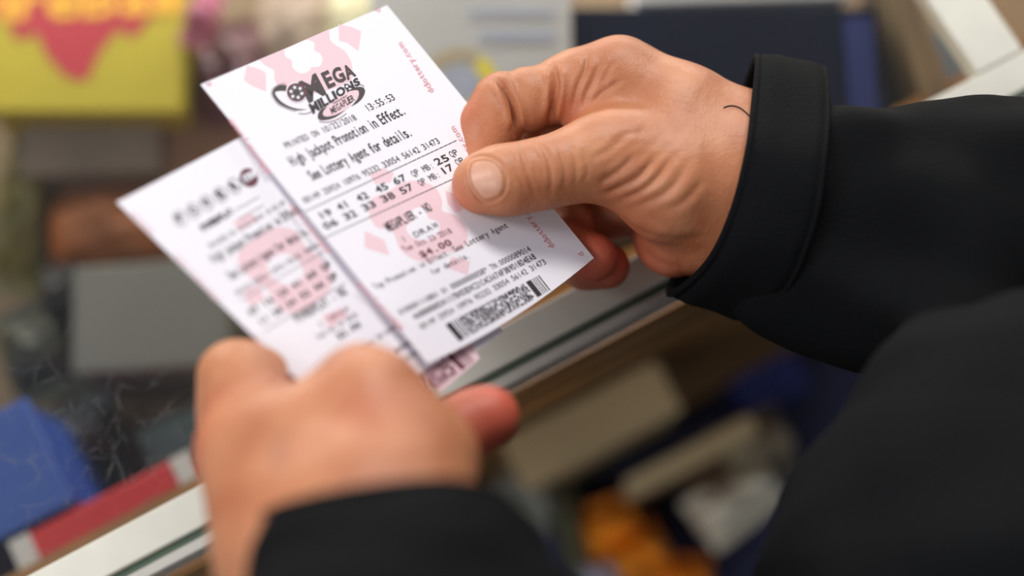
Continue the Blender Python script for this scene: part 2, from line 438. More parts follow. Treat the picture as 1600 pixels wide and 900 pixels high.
pouch('candy_bag', 'dark green bag at the left edge below the black bag', 'bag', 40, 530, 120, 110, 20, ZS, ZS + .05, mat('moss_foil', srgb(62, 62, 48), .5, noise=.35, nscale=30), 'candy bags in the case', 11)
pouch('candy_bag', 'charcoal bag between the grey box and the blue box', 'bag', 112, 680, 120, 90, 24, ZS, ZS + .05, mat('charcoal_foil', srgb(44, 44, 52), .45, noise=.3, nscale=30), 'candy bags in the case', 12)
carton('product_box', 'dark teal box beside the left hand', 'box', 285, 700, 110, 100, 26, ZS, ZS + .06, mat('teal_card', srgb(56, 74, 76), .5, noise=.2, nscale=20))
carton('product_box', 'bright blue box in the lower left corner under the scratched glass', 'box', -42, 762, 250, 175, 28, ZS, TOP - .085, mat('blue_card', srgb(42, 78, 165), .5, noise=.12, nscale=14))
m_rd = mat('red_card', srgb(196, 30, 34), .5, noise=.1)
def red_extra(e, W, H, T):
    for x0, x1 in ((-W / 2 - .0012, -.40 * W), (.40 * W, W / 2 + .0012)):
        b = MB(); b.box((x0, -H / 2 - .0012, T), (x1, H / 2 + .0012, T + .0006), m_wb); b.build('white_end_band', e)
carton('product_box', 'red box with white ends lying along the front rim', 'box', 172, 812, 300, 72, 28, ZS, TOP - .085, m_rd, extra=red_extra)

# the rack in front of the counter, below its edge
rack = empty('snack_rack', tuple(np.array([A0[0], A0[1], 0])), RZ)
tag(rack, 'low snack rack standing in front of the counter, under its wood edge', 'rack')
m_tan = mat('tan_board', srgb(188, 168, 130), .6, noise=.15, nscale=14); m_dk = mat('black_metal', srgb(20, 21, 22), .5)
m_nvp = mat('navy_panel', srgb(42, 46, 82), .5, noise=.2, nscale=10)
ZR = TOP - .32
b = MB(); b.box((.0, -.178, ZR - .01), (.44, -.026, ZR), m_nvp); b.build('rack_shelf', rack)
for x in (.01, .42):
    for y in (-.17, -.045): b = MB(); b.box((x, y, 0), (x + .015, y + .012, ZR - .0101), m_dk, .002); b.build('leg', rack)
for y in (-.178, -.030): b = MB(); b.box((.0, y, ZR), (.44, y + .003, ZR + .012), m_dk, .0008); b.build('shelf_lip', rack)
carton('display_tray', 'tan cardboard tray on the rack beside the left thumb', 'tray', 925, 662, 270, 82, 27, ZR, ZR + .10, m_tan)
carton('display_tray', 'slim tan cardboard tray on the rack in front of the wider one', 'tray', 1082, 712, 220, 26, 27, ZR, ZR + .09, m_tan)
carton('product_box', 'low black block standing in for the shade between the two tan trays', 'box', 985, 704, 170, 12, 27, ZR, ZR + .05, m_dk)  # dark filler: shade of the gap put in as a black block
carton('product_box', 'small blue box at the far end of the rack', 'box', 1205, 600, 110, 60, 27, ZR, ZR + .03, m_blu2)
pouch('snack_bag', 'orange snack bag left in the pair on the rack', 'bag', 965, 822, 95, 62, 20, ZR, ZR + .075, mat('orange_foil', srgb(246, 146, 26), .45, noise=.2, nscale=30), 'orange snack bags', 21)
pouch('snack_bag', 'orange snack bag right in the pair, lower on the rack', 'bag', 1012, 862, 90, 60, 24, ZR, ZR + .085, MATS['orange_foil'], 'orange snack bags', 22)
pouch('snack_bag', 'orange snack bag cut by the bottom edge of the picture', 'bag', 1090, 905, 74, 40, 0, ZR, ZR + .075, MATS['orange_foil'], 'orange snack bags', 23)
pouch('snack_bag', 'long white snack bag on the rack beside the dark jacket', 'bag', 1168, 768, 150, 48, 36, ZR, ZR + .09, mat('white_foil', srgb(228, 222, 205), .4, noise=.15, nscale=30), 'pale snack bags', 24)
pouch('snack_bag', 'beige snack bag above the long white one', 'bag', 1195, 692, 120, 70, 22, ZR, ZR + .07, mat('beige_foil', srgb(140, 130, 110), .45, noise=.4, nscale=40), 'pale snack bags', 25)
pouch('snack_bag', 'brown snack bag left of the beige one', 'bag', 1118, 742, 70, 62, 30, ZR, ZR + .055, mat('cocoa_foil', srgb(90, 66, 48), .5, noise=.4, nscale=40), 'dark snack bags', 26)
pouch('snack_bag', 'grey-white bag shape standing in for glass reflections, touching the left sleeve', 'bag', 826, 762, 110, 60, -30, ZR, ZR + .07, mat('reflection_grey', srgb(128, 130, 122), .4, noise=.4, nscale=50), 'pale snack bags', 27)  # curved glass reflections put in as a pale bag shape
pouch('snack_bag', 'olive snack bag between the grey-white reflection shape and the orange ones', 'bag', 890, 805, 50, 150, 14, ZR, ZR + .055, mat('sage_foil', srgb(86, 86, 62), .45, noise=.5, nscale=50), 'dark snack bags', 28)
pouch('snack_bag', 'pale lavender snack bag under the orange pair', 'bag', 942, 893, 62, 40, 10, ZR, ZR + .06, mat('lavender_foil', srgb(176, 174, 190), .45, noise=.2), 'pale snack bags', 29)

# ---------------------------------------------------------------- tickets
m_paper = mat('ticket_paper', srgb(242, 238, 246), .55)
m_ink = mat('thermal_ink', srgb(44, 34, 42), .6)
m_ink2 = mat('thermal_ink_soft', srgb(84, 74, 84), .6)
m_logo = mat('logo_ink', srgb(66, 54, 56), .6)
m_pink = mat('pink_watermark', srgb(240, 205, 214), .6)
m_rose = mat('rose_print', srgb(222, 142, 152), .6)
m_mar = mat('maroon_ink', srgb(108, 48, 66), .6)
def inv_d(x, y): return 2.2573 - 5.08e-4 * (x - 313) + 6.256e-4 * (y - 132)

class Ticket:
    def __init__(s, quad, off, bulge=(0, 0), curl=0, blend=None):
        s.q = np.array(quad, float); s.off = off; s.bulge = np.array(bulge); s.curl = curl; s.mb = MB()
    def px(s, u, v):
        TL, TR, BR, BL = s.q; u = np.asarray(u)[..., None]; v = np.asarray(v)[..., None]
        return TL * (1 - u) * (1 - v) + TR * u * (1 - v) + BR * u * v + BL * (1 - u) * v + v ** 3 * 4 * u * (1 - u) * s.bulge
    def depth(s, P):
        g = inv_d(P[..., 0], P[..., 1]) + s.off
        d = 1 / g
        # gentle waviness of thermal paper
        a = (P[..., 0] * .775 - P[..., 1] * .632) / 160; c = (P[..., 0] * .632 + P[..., 1] * .775) / 210
        return d + .0007 * np.sin(a + c * .8 + s.curl) + .0005 * np.sin(c * 1.7 + s.curl)
    def surf(s, P, lift=0.0):
        P = np.asarray(P, float); d = s.depth(P) - lift
        return to_world(np.stack([(P[:, 0] - 800) * d / F, (450 - P[:, 1]) * d / F, -d], 1))
    def paper(s, nu=60, nv=100, outline=None):
        U, V = np.meshgrid(np.linspace(0, 1, nu + 1), np.linspace(0, 1, nv + 1))
        P = s.px(U, V).reshape(-1, 2)
        if outline is not None: P = outline(U.ravel(), V.ravel(), P)
        f = s.surf(P); bk = s.surf(P, -.00012); n = len(P)
        Fs = []
        for j in range(nv):
            for i in range(nu):
                a = j * (nu + 1) + i; Fs.append([a, a + nu + 1, a + nu + 2, a + 1]); Fs.append([a + n, a + 1 + n, a + nu + 2 + n, a + nu + 1 + n])
        ring = list(range(nu + 1)) + [j * (nu + 1) + nu for j in range(1, nv + 1)] + [nv * (nu + 1) + i for i in range(nu - 1, -1, -1)] + [j * (nu + 1) for j in range(nv - 1, 0, -1)]
        for a, c in zip(ring, ring[1:] + ring[:1]): Fs.append([a, c, c + n, a + n])
        s.mb.add(np.concatenate([f, bk]), Fs, m_paper)
    def put(s, P, Fs, m, lift):
        s.mb.add(s.surf(P, lift), Fs, m)
    def text(s, t, p0, p1, h, m=None, up=(-.632, -.775), lift=.00016, **k):
        for Q, Fs in text2d(t, p0, p1, up, h, **k): s.put(Q, Fs, m or m_ink, lift)
    def poly(s, pts, m, lift):
        """a filled outline: triangulated by ear clipping through mathutils, then cut fine enough to follow the sheet"""
        from mathutils.geometry import tessellate_polygon
        T = tessellate_polygon([[Vector((x, y, 0)) for x, y in pts]])
        P = [np.array(p, float) for p in pts]; T = [tuple(t) for t in T]; mid = {}
        for _ in range(4):
            N_ = []
            for t in T:
                L = [np.linalg.norm(P[t[k]] - P[t[(k + 1) % 3]]) for k in range(3)]
                if max(L) < 10: N_.append(t); continue
                k = L.index(max(L)); a, b_, c = t[k], t[(k + 1) % 3], t[(k + 2) % 3]
                key = (min(a, b_), max(a, b_))
                if key not in mid: P.append((P[a] + P[b_]) / 2); mid[key] = len(P) - 1
                q = mid[key]; N_ += [(a, q, c), (q, b_, c)]
            T = N_
        s.put(np.array(P), [list(t) for t in T], m, lift)
    def strip(s, L, R, m, lift):
        n = len(L); P = np.array([p for lr in zip(L, R) for p in lr], float)
        s.put(P, [[2 * i, 2 * i + 1, 2 * i + 3, 2 * i + 2] for i in range(n - 1)], m, lift)
    def line(s, pts, w0, m, lift=.00016):
        P = np.array(pts, float); n = len(P); w = w0 if hasattr(w0, '__len__') else [w0] * n
        T = np.gradient(P, axis=0); T /= np.linalg.norm(T, axis=1)[:, None] + 1e-9; N = np.stack([-T[:, 1], T[:, 0]], 1)
        W = np.array(w)[:, None]; s.strip(P + N * W / 2, P - N * W / 2, m, lift)
    def blob(s, lobes, m, lift, n=18):
        for cx, cy, rx, ry, a in lobes:
            th = np.linspace(0, 2 * np.pi, n * 2, endpoint=False); ca, sa = math.cos(math.radians(a)), math.sin(math.radians(a))
            P = np.stack([cx + rx * np.cos(th) * ca - ry * np.sin(th) * sa, cy + rx * np.cos(th) * sa + ry * np.sin(th) * ca], 1)
            P = np.concatenate([P, [[cx, cy]]]); s.put(P, [[i, (i + 1) % (2 * n), 2 * n] for i in range(2 * n)], m, lift)
    def barcode(s, TL, TR, BR, BL, seed, m, guard=True):
        TL, TR, BR, BL = [np.array(p, float) for p in (TL, TR, BR, BL)]; r = random.Random(seed)
        q = lambda u, v: TL * (1 - u) * (1 - v) + TR * u * (1 - v) + BR * u * v + BL * (1 - u) * v
        def cell(u0, u1, v0, v1): s.put(np.array([q(u0, v0), q(u1, v0), q(u1, v1), q(u0, v1)]), [[0, 1, 2, 3]], m, .00016)
        cell(0, .055, 0, 1); cell(.075, .085, 0, 1); cell(.10, .11, 0, 1)
        for row in range(9):
            v0 = row / 9; v1 = (row + 1) / 9 - .004; u = .13
            while u < .83:
                w = r.choice((.006, .012, .018, .026)); 
                if r.random() < .9: cell(u, min(u + w, .84), v0, v1)
                u += w + r.choice((.006, .012, .014))
        cell(.86, .91, 0, 1)
        for u, w in ((.925, .006), (.945, .006), (.965, .008), (.99, .01)): cell(u, u + w, 0, 1)
UPV = np.array([-.632, -.775])
def com(t, p0, p1, h, m):                 # web address along an edge
    p0 = np.array(p0, float); p1 = np.array(p1, float); r = p1 - p0; r /= np.linalg.norm(r)
    t_up = (r[1], -r[0])
    return dict(p0=p0, p1=p1, up=t_up, h=h, m=m)

t1 = Ticket([(313, 132), (605, 8), (928, 403), (668, 568)], 0, (2, 12), 0)
t1.paper()
z2 = lambda pts: [(300 + x / 3.2152, y / 3.2152) for x, y in pts]
z3 = lambda pts: [(440 + x / 3.2, 180 + y / 3.2) for x, y in pts]
zl = lambda pts: [(410 + x / 7.5, 90 + y / 7.5) for x, y in pts]
z4 = lambda pts: [(480 + x / 3.461, 380 + y / 3.461) for x, y in pts]
# watermark: top clover, diamonds
t1.poly(catmull(z2([(338, 300), (372, 330), (412, 352), (414, 390), (432, 430), (500, 470), (600, 470), (720, 440), (800, 400), (805, 340), (795, 300), (765, 255), (705, 215), (690, 180), (690, 146)]), 4).tolist(), m_pink, .00004)
t1.poly(catmull(z2([(462, 250), (470, 285), (500, 305), (508, 345), (550, 370), (592, 355), (600, 338), (640, 335), (656, 300), (645, 270), (615, 252), (615, 215), (575, 198)]), 4, ).tolist(), m_paper, .00008)
t1.poly(z2([(275, 330), (335, 345), (370, 365), (372, 460), (300, 430), (260, 402)]), m_pink, .00004)
t1.poly(z2([(735, 122), (800, 135), (850, 158), (836, 256), (780, 215), (740, 203)]), m_pink, .00004)
# middle clover
t1.poly(catmull(z3([(545, 375), (600, 340), (690, 328), (770, 365), (802, 430), (805, 480), (870, 500), (920, 560), (925, 640), (872, 682), (800, 690), (750, 735), (660, 720), (590, 665), (553, 580), (475, 560), (438, 490), (450, 420), (500, 395)]), 4, True).tolist(), m_pink, .00004)
t1.poly(catmull(z3([(650, 478), (690, 460), (725, 475), (735, 515), (778, 530), (790, 572), (750, 612), (690, 625), (640, 600), (622, 560), (650, 530)]), 4, True).tolist(), m_paper, .00008)
for d in ([(440, 300), (505, 262), (562, 290), (545, 335), (470, 345)], [(818, 375), (868, 398), (905, 470), (870, 490), (830, 440)], [(415, 578), (515, 625), (538, 700), (415, 662)], [(850, 708), (942, 730), (930, 800), (828, 762)]):
    t1.poly(z3(d), m_pink, .00004)
# the web address along both edges
for a, c_, mm in (((679, 143), (627, 64), m_rose), ((762, 277), (709, 195), m_rose), ((867, 385), (806, 312), m_rose), ((424, 270), (361, 184), m_rose), ((517, 394), (456, 318), m_rose), ((632, 513), (560, 438), m_rose)):
    k = com('', a, c_, 9, mm)
    t1.text('dclottery.com', k['p0'], k['p1'], 8.5, mm, up=k['up'], mono=False, bold=.008, fill=.8)
for a in ((596, 17), (332, 133), (913, 398)):
    t1.text('d', a, (a[0] - 4.5, a[1] - 6), 8, m_rose, up=(-.8, .6))
# logo
t1.text('M', (481, 160.5), (511, 144.5), 34, m_logo, up=(-.47, -.88), bold=.03, fill=.92, lift=.0002)
for ch, a, c_, h in (('E', (512.5, 137.5), (524.5, 132), 24.5), ('G', (526, 131), (541.5, 123.5), 22), ('A', (542.5, 124.5), (556.5, 117), 20)):
    t1.text(ch, a, c_, h, m_logo, up=(-.46, -.89), bold=.04, fill=1.0, lift=.0002)
t1.text('MILLIONS', (488, 178), (564, 130), 15, m_ink, up=(-.45, -.89), bold=.045, mono=False, fill=.88, lift=.0002, h1=10.5)
t1.text('featuring', (520.7, 163.3), (543, 150.5), 3.6, m_ink, up=(-.45, -.89), bold=.02, mono=False)
t1.text('MEGAPLIER', (518.7, 178.7), (555, 156.4), 10, m_ink, up=(-.4, -.92), bold=.02, mono=False, fill=.9)
def crescent(outer, inner, m): 
    o = catmull(zl(outer), 6); i = catmull(zl(inner), 6); n = 24
    rs = lambda P: np.array([P[int(round(k * (len(P) - 1) / n))] for k in range(n + 1)])
    t1.strip(rs(o), rs(i), m, .00013)
t1.poly(catmull(zl([(760, 575), (715, 630), (715, 675), (760, 690), (860, 670), (975, 610), (1040, 540), (1140, 430), (1130, 385), (1010, 385), (900, 440)]), 4, True).tolist(), m_pink, .0001)
crescent([(985, 400), (1080, 350), (1165, 345), (1203, 385), (1180, 460), (1120, 525), (1035, 575)], [(985, 400), (1060, 385), (1115, 382), (1130, 410), (1125, 460), (1090, 515), (1035, 575)], m_logo)
crescent([(765, 570), (680, 615), (648, 680), (668, 728), (750, 730), (860, 695), (975, 612)], [(765, 570), (718, 625), (708, 665), (735, 690), (800, 688), (870, 665), (975, 612)], m_logo)
t1.line(catmull(zl([(665, 748), (760, 756), (880, 722), (985, 655)]), 8), .9, m_mar)
t1.line(catmull(zl([(1110, 322), (1160, 318), (1195, 345)]), 8), .8, m_logo)
crescent([(285, 322), (200, 322), (128, 370), (122, 440), (190, 535), (300, 592), (410, 617), (525, 606)], [(275, 392), (215, 388), (152, 400), (158, 440), (215, 510), (310, 568), (410, 598), (525, 606)], m_logo)
t1.line(catmull(zl([(270, 300), (180, 320), (112, 375), (115, 450), (190, 550), (300, 605), (400, 628)]), 8), .6, m_ink2)
t1.line(catmull(zl([(425, 655), (510, 658), (585, 628)]), 8), 1.0, m_ink2)
t1.blob([(463.2, 144.4, 16.6, 15.6, 30)], m_paper, .00018); t1.blob([(463.2, 144.4, 15.2, 14.2, 30)], m_mar, .0002)
t1.blob([(463.2, 144.4, 12.8, 11.8, 30)], m_logo, .00021)
def star(cx, cy, r, m, lift, a0=0):
    P = [(cx + (r if k % 2 == 0 else r * .42) * math.cos(a0 + math.pi * k / 5), cy + (r if k % 2 == 0 else r * .42) * math.sin(a0 + math.pi * k / 5)) for k in range(10)] + [(cx, cy)]
    t1.put(np.array(P), [[k, (k + 1) % 10, 10] for k in range(10)], m, lift)
for k in range(6): a = k * math.pi / 3 + .2; star(463.2 + 8.6 * math.cos(a), 144.4 + 8.2 * math.sin(a), 3.9, m_paper, .00024, a)
t1.blob([(542, 135, 3.8, 4.2, 30)], m_ink, .00022); star(542, 135, 3.2, m_paper, .00025, -.5)
# printed lines
t1.text('PRINTED ON 10/22/2018', (448, 232), (559, 186.5), 10.5, m_ink)
t1.text('13:55:53', (575, 174.5), (619, 155), 12)
t1.text('High Jackpot Promotion in Effect.', (458, 260), (636, 177), 17.5, fill=.9, bold=.012)
t1.text('See Lottery Agent for details.', (489, 282), (646, 211), 17.5, fill=.9, bold=.012)
t1.text('00149 25924 10976 95232 33054 56142 31473', (477, 318), (689, 223), 10.5)
def dashes(p0, p1, n):
    p0 = np.array(p0, float); p1 = np.array(p1, float)
    for k in range(n): t1.line([p0 + (p1 - p0) * k / n, p0 + (p1 - p0) * (k + .45) / n, p0 + (p1 - p0) * (k + .9) / n], 1.1, m_ink)
dashes((477, 330), (714, 219), 34); dashes((502, 374), (722, 273), 30)
for t, x0, y0, x1, y1 in (('19', 193, 522, 260, 494), ('41', 288, 477, 347, 452), ('42', 386, 434, 443, 409), ('45', 480, 390, 541, 364), ('67', 570, 349, 633, 321),
                          ('06', 220, 573, 290, 542), ('32', 322, 527, 385, 499), ('33', 415, 482, 480, 453), ('38', 508, 439, 576, 409), ('57', 602, 398, 668, 367),
                          ('25', 777, 252, 846, 222), ('17', 806, 300, 868, 268)):
    (a, c_) = z3([(x0, y0), (x1, y1)]); t1.text(t, a, c_, 11.5, m_ink, bold=.02, fill=.86)
for t, x0, y0, x1, y1 in (('QP MB:', 660, 309, 768, 260), ('QP', 850, 212, 890, 194), ('QP MB:', 694, 354, 800, 305), ('QP', 880, 252, 920, 234)):
    (a, c_) = z3([(x0, y0), (x1, y1)]); t1.text(t, a, c_, 10.5)
t1.text('MEGAPLIER - NO', (608, 362), (677, 328), 15.5, fill=.95, bold=.015)
t1.text('1', (631, 379), (637, 376), 10, m_ink2); t1.text('DRAW', (649, 371.5), (688, 353.5), 9.5, bold=.01)
t1.text('Tue Oct 23 2018', (632, 393.5), (708, 363.5), 9.5, m_mar); t1.text('$4.00', (659, 403), (708, 381.5), 10.5, m_mar, bold=.03, fill=.9)
t1.text('Top Promotion in Effect. See Lottery Agent', (587, 452.5), (795, 354.5), 10)
t1.text('for details.', (676, 429.5), (736, 401.5), 9.5)
t1.text('0100001110801 01 00000000058* TN:0000089014', (626, 492), (831, 391.5), 9.5)
t1.text('4A0000000241117BWD3DWC21C4CAA7AF3B9D18D4EA8', (649, 499.5), (839, 403.5), 10, bold=.012)
t1.text('00149 25924 10976 95232 33054 56142 31473', (659, 515), (855, 411.5), 9.5)
t1.barcode((696, 507), (842, 430), (860, 453), (718, 533), 4, m_ink)
o1 = t1.mb.build('lottery_ticket')
tag(o1, 'white lottery ticket with round logo and number rows, held on top between both hands', 'ticket', 'lottery tickets in the hands')

Q2 = [(182, 316), (470, 165), (787, 517), (545, 672)]
t2 = Ticket(Q2, -.018, (0, 0), 1.3)
def out2(U, V, P):
    # the far end runs out to a slanted, curling edge under the fingers
    ext = np.clip((V - .8) / .2, 0, 1)[:, None] * (1 - U)[:, None]
    return P + ext * np.array([10, 12])
t2.paper(outline=out2)
z5 = lambda pts: [(170 + x / 2.045, 200 + y / 2.045) for x, y in pts]
U2 = (-.68, -.735)
t2.poly(catmull(z5([(415, 400), (470, 350), (535, 318), (595, 330), (625, 375), (680, 420), (715, 478), (690, 535), (600, 592), (540, 570), (505, 515), (455, 480), (420, 445)]), 4, True).tolist(), m_pink, .00004)
t2.poly(catmull(z5([(508, 430), (550, 402), (600, 418), (622, 470), (580, 500), (535, 490), (512, 460)]), 4, True).tolist(), m_paper, .00008)
t2.poly(z5([(395, 300), (450, 270), (480, 290), (420, 330)]), m_pink, .00004)
t2.poly(z5([(430, 520), (480, 500), (500, 550), (450, 570)]), m_pink, .00004); t2.poly(z5([(680, 600), (740, 575), (770, 600), (705, 640)]), m_pink, .00004)
for ch, x, y, g in (('P', 281, 341, m_ink2), ('O', 302, 329, m_ink2), ('W', 323, 317, m_ink), ('E', 344.5, 304, m_ink), ('R', 366, 290.5, m_ink)):
    c = np.array([x, y]); r = np.array([.86, -.5])
    th = np.linspace(0, 2 * np.pi, 25); P = c + np.stack([10 * np.cos(th), 12.5 * np.sin(th)], 1) @ np.array([[.86, -.5], [.5, .86]])
    t2.line(P, 1.0, m_ink2)
    t2.text(ch, c - r * 6 - np.array(U2) * 6, c + r * 6 - np.array(U2) * 6, 13, g, up=U2, bold=.05)
t2.blob([(389, 277.5, 15.5, 13.5, 50)], m_mar, .0001)
t2.poly([(378, 275), (397, 265), (402, 275), (383, 286)], m_paper, .00014); t2.text('BALL', (380, 288), (403, 276), 11, m_ink2, up=U2, bold=.02)
t2.text('POWERPLAY', (318, 361), (366, 332), 10, m_ink, up=U2, bold=.05, fill=1)
t2.line([(366, 329), (385, 318.5), (405, 307)], 1, m_ink2); t2.line([(372, 343), (390, 333), (412, 320)], 1, m_ink2)
t2.text('PRINTED ON 10/22/2018 13:52:07', (330, 388), (448, 318), 8, m_ink2, up=U2)
t2.text('High Jackpot Promotion in Effect.', (335, 411), (475, 328), 15, m_ink, up=U2, bold=.01)
t2.text('See Lottery Agent for details.', (362, 437), (485, 364), 15, m_ink, up=U2, bold=.01)
t2.text('04110 25824 10976 95232 33054', (372, 462), (500, 385), 9, m_ink2, up=U2)
t2.line([(376, 470), (440, 432), (505, 393)], 1, m_ink2)
for k, (a, c_) in enumerate((((392, 493), (520, 415)), ((408, 508), (530, 432)))):
    t2.text('07 16 23 41 60 QP' if k == 0 else '11 28 34 52 66 QP', a, c_, 10, m_ink, up=U2, bold=.03)
t2.line([(412, 518), (470, 484), (540, 442)], 1, m_ink2)
t2.text('POWERPLAY - NO', (466, 504), (545, 458), 14, m_ink, up=U2, bold=.015)
t2.text('1 DRAW', (500, 512), (548, 484), 9, m_mar, up=U2); t2.text('Wed Oct 24 2018', (498, 530), (560, 494), 8.5, m_ink2, up=U2)
t2.text('$2.00', (530, 530), (566, 509), 10, m_ink, up=U2, bold=.03)
t2.text('Top Promotion in Effect. See Lottery Agent', (520, 575), (640, 500), 9, m_ink2, up=U2)
t2.text('0100001110801 01 00000000058', (560, 590), (660, 528), 9, m_ink2, up=U2)
t2.text('4A0000000241117BWD3DWC21C4CAA7AF3B9D', (572, 603), (680, 538), 9, m_ink, up=U2)
for a, c_ in (((346, 470), (276, 396)), ((455, 584), (398, 520)), ((240, 362), (208, 330))):
    k = com('', a, c_, 9, m_rose); t2.text('dclottery.com', k['p0'], k['p1'], 8, m_pink, up=k['up'], mono=False, bold=.012)
t2.poly([(655, 585), (735, 535), (750, 560), (688, 612)], m_pink, .00004)
t2.barcode((575, 640), (716, 541), (741, 564), (600, 668), 9, m_mar)
o2 = t2.mb.build('lottery_ticket')
tag(o2, 'white lottery ticket with a row of lettered balls, underneath and further left', 'ticket', 'lottery tickets in the hands')

# ---------------------------------------------------------------- the person: hands
def RH(P):
    palm = chain(P, [(966, 120, .487, 60), (1060, 185, .485, 84), (1172, 262, .487, 104)])
    palm = smin(palm, chain(P, [(1000, 165, .497, 62), (1170, 290, .491, 104)]), .012)
    palm = smin(palm, chain(P, [(945, 240, .470, 62), (1050, 285, .474, 92), (1150, 300, .484, 105)]), .014)
    palm = smin(palm, chain(P, [(1052, 372, .496, 62), (1150, 340, .492, 100)]), .010)
    palm = smin(palm, chain(P, [(1040, 330, .505, 40), (1010, 230, .512, 52)]), .010)
    th = chain(P, [(760, 284, .4595, 44), (800, 281, .4600, 49), (852, 270, .4625, 50), (900, 258, .466, 52), (965, 246, .470, 66)], .006)
    th = smin(th, cone(P, c3(748, 290, .4600), c3(775, 282, .4595), .0078, .0095), .006)
    web = chain(P, [(905, 205, .482, 20), (960, 150, .484, 40)])
    ix = chain(P, [(968, 120, .487, 58), (905, 133, .486, 54), (874, 141, .4855, 50)], .004)
    ix = smin(ix, chain(P, [(846, 150, .4855, 48), (826, 155, .4845, 51)]), .0012)
    ix = smin(ix, chain(P, [(786, 162, .484, 50), (762, 205, .4835, 46), (748, 262, .4810, 42), (752, 300, .4805, 37)], .004), .0010)
    md = chain(P, [(985, 165, .503, 52), (850, 215, .504, 46), (835, 290, .5005, 42), (890, 350, .496, 40)], .004)
    rg = chain(P, [(1010, 215, .511, 50), (865, 300, .509, 42), (840, 350, .500, 42), (880, 385, .490, 39), (926, 402, .4855, 39)], .005)
    pk = chain(P, [(1035, 320, .511, 46), (905, 345, .511, 38), (880, 395, .505, 38), (915, 412, .500, 38), (948, 416, .4985, 36)], .004)
    s = smin(palm, web, .010)
    s = smin(s, th, .008); s = smin(s, ix, .005)
    for f in (md, rg, pk): s = smin(s, f, .0022)
    return s
def LH(P):
    palm = chain(P, [(590, 860, .368, 150), (605, 740, .376, 112), (578, 625, .3845, 66)])
    palm = smin(palm, chain(P, [(500, 860, .368, 140), (450, 700, .382, 78)]), .014)
    palm = smin(palm, chain(P, [(440, 850, .370, 105), (375, 700, .390, 70)]), .012)
    palm = smin(palm, chain(P, [(610, 800, .375, 140), (670, 715, .385, 72)]), .014)
    palm = smin(palm, chain(P, [(578, 640, .385, 68), (470, 690, .384, 60)]), .016)
    ix = chain(P, [(578, 625, .3845, 66), (560, 600, .389, 52), (540, 650, .390, 44), (530, 700, .390, 40)], .005)
    md = chain(P, [(440, 700, .388, 64), (385, 600, .406, 52), (430, 585, .4185, 42), (500, 600, .4215, 36)], .006)
    rg = chain(P, [(385, 700, .395, 62), (366, 588, .4125, 50), (420, 600, .4240, 40), (480, 650, .427, 36)], .006)
    pk = chain(P, [(365, 720, .398, 58), (362, 650, .412, 46), (400, 640, .424, 38), (450, 690, .429, 34)], .006)
    th = chain(P, [(640, 800, .386, 84), (668, 745, .398, 62), (705, 680, .4075, 48), (742, 658, .410, 47), (766, 650, .410, 46)], .005)
    s = palm
    for f, k in ((ix, .006), (md, .007), (rg, .006), (pk, .005), (th, .006)): s = smin(s, f, k)
    return s
RELB = np.array([.30, .015, -.45]); LELB = np.array([.10, -.26, -.30])
RSH = np.array([.40, -.10, -.24]); LSH = np.array([.26, -.32, -.16])
def ARMS(P):
    ra = chain(P, [(1150, 285, .487, 104), (1260, 300, .487, 112)])
    ra = smin(ra, cone(P, c3(1240, 300, .487), RELB, .024, .040), .02)
    ra = smin(ra, cone(P, RELB, RSH, .040, .045), .02)
    la = smin(cone(P, c3(550, 850, .368), c3(640, 990, .352), .024, .026), cone(P, c3(640, 990, .352), LELB, .026, .038), .02)
    la = smin(la, cone(P, LELB, LSH, .038, .045), .02)
    ch = smin(cone(P, RSH, LSH, .05, .05), cone(P, (RSH + LSH) / 2, (RSH + LSH) / 2 + np.array([0, -.10, -.35]), .08, .10), .05)
    return smin(smin(ra, ch, .03), la, .03)
def BODY(P):
    a = ARMS(P)
    return np.minimum(smin(a, RH(P), .012), smin(a, LH(P), .012))

xs = grid_axis(-.095, .52, [(-.095, -.03, .0011), (-.03, .088, .00062)], .008)
ys = grid_axis(-.46, .10, [(-.08, -.010, .0011), (-.003, .088, .00062)], .008)
zs = grid_axis(-.76, -.06, [(-.53, -.435, .00075), (-.435, -.345, .0011)], .008)
V, Q = surface_net(BODY, xs, ys, zs)
V = relax(V, Q, 3)
N = vnormals(V, Q)

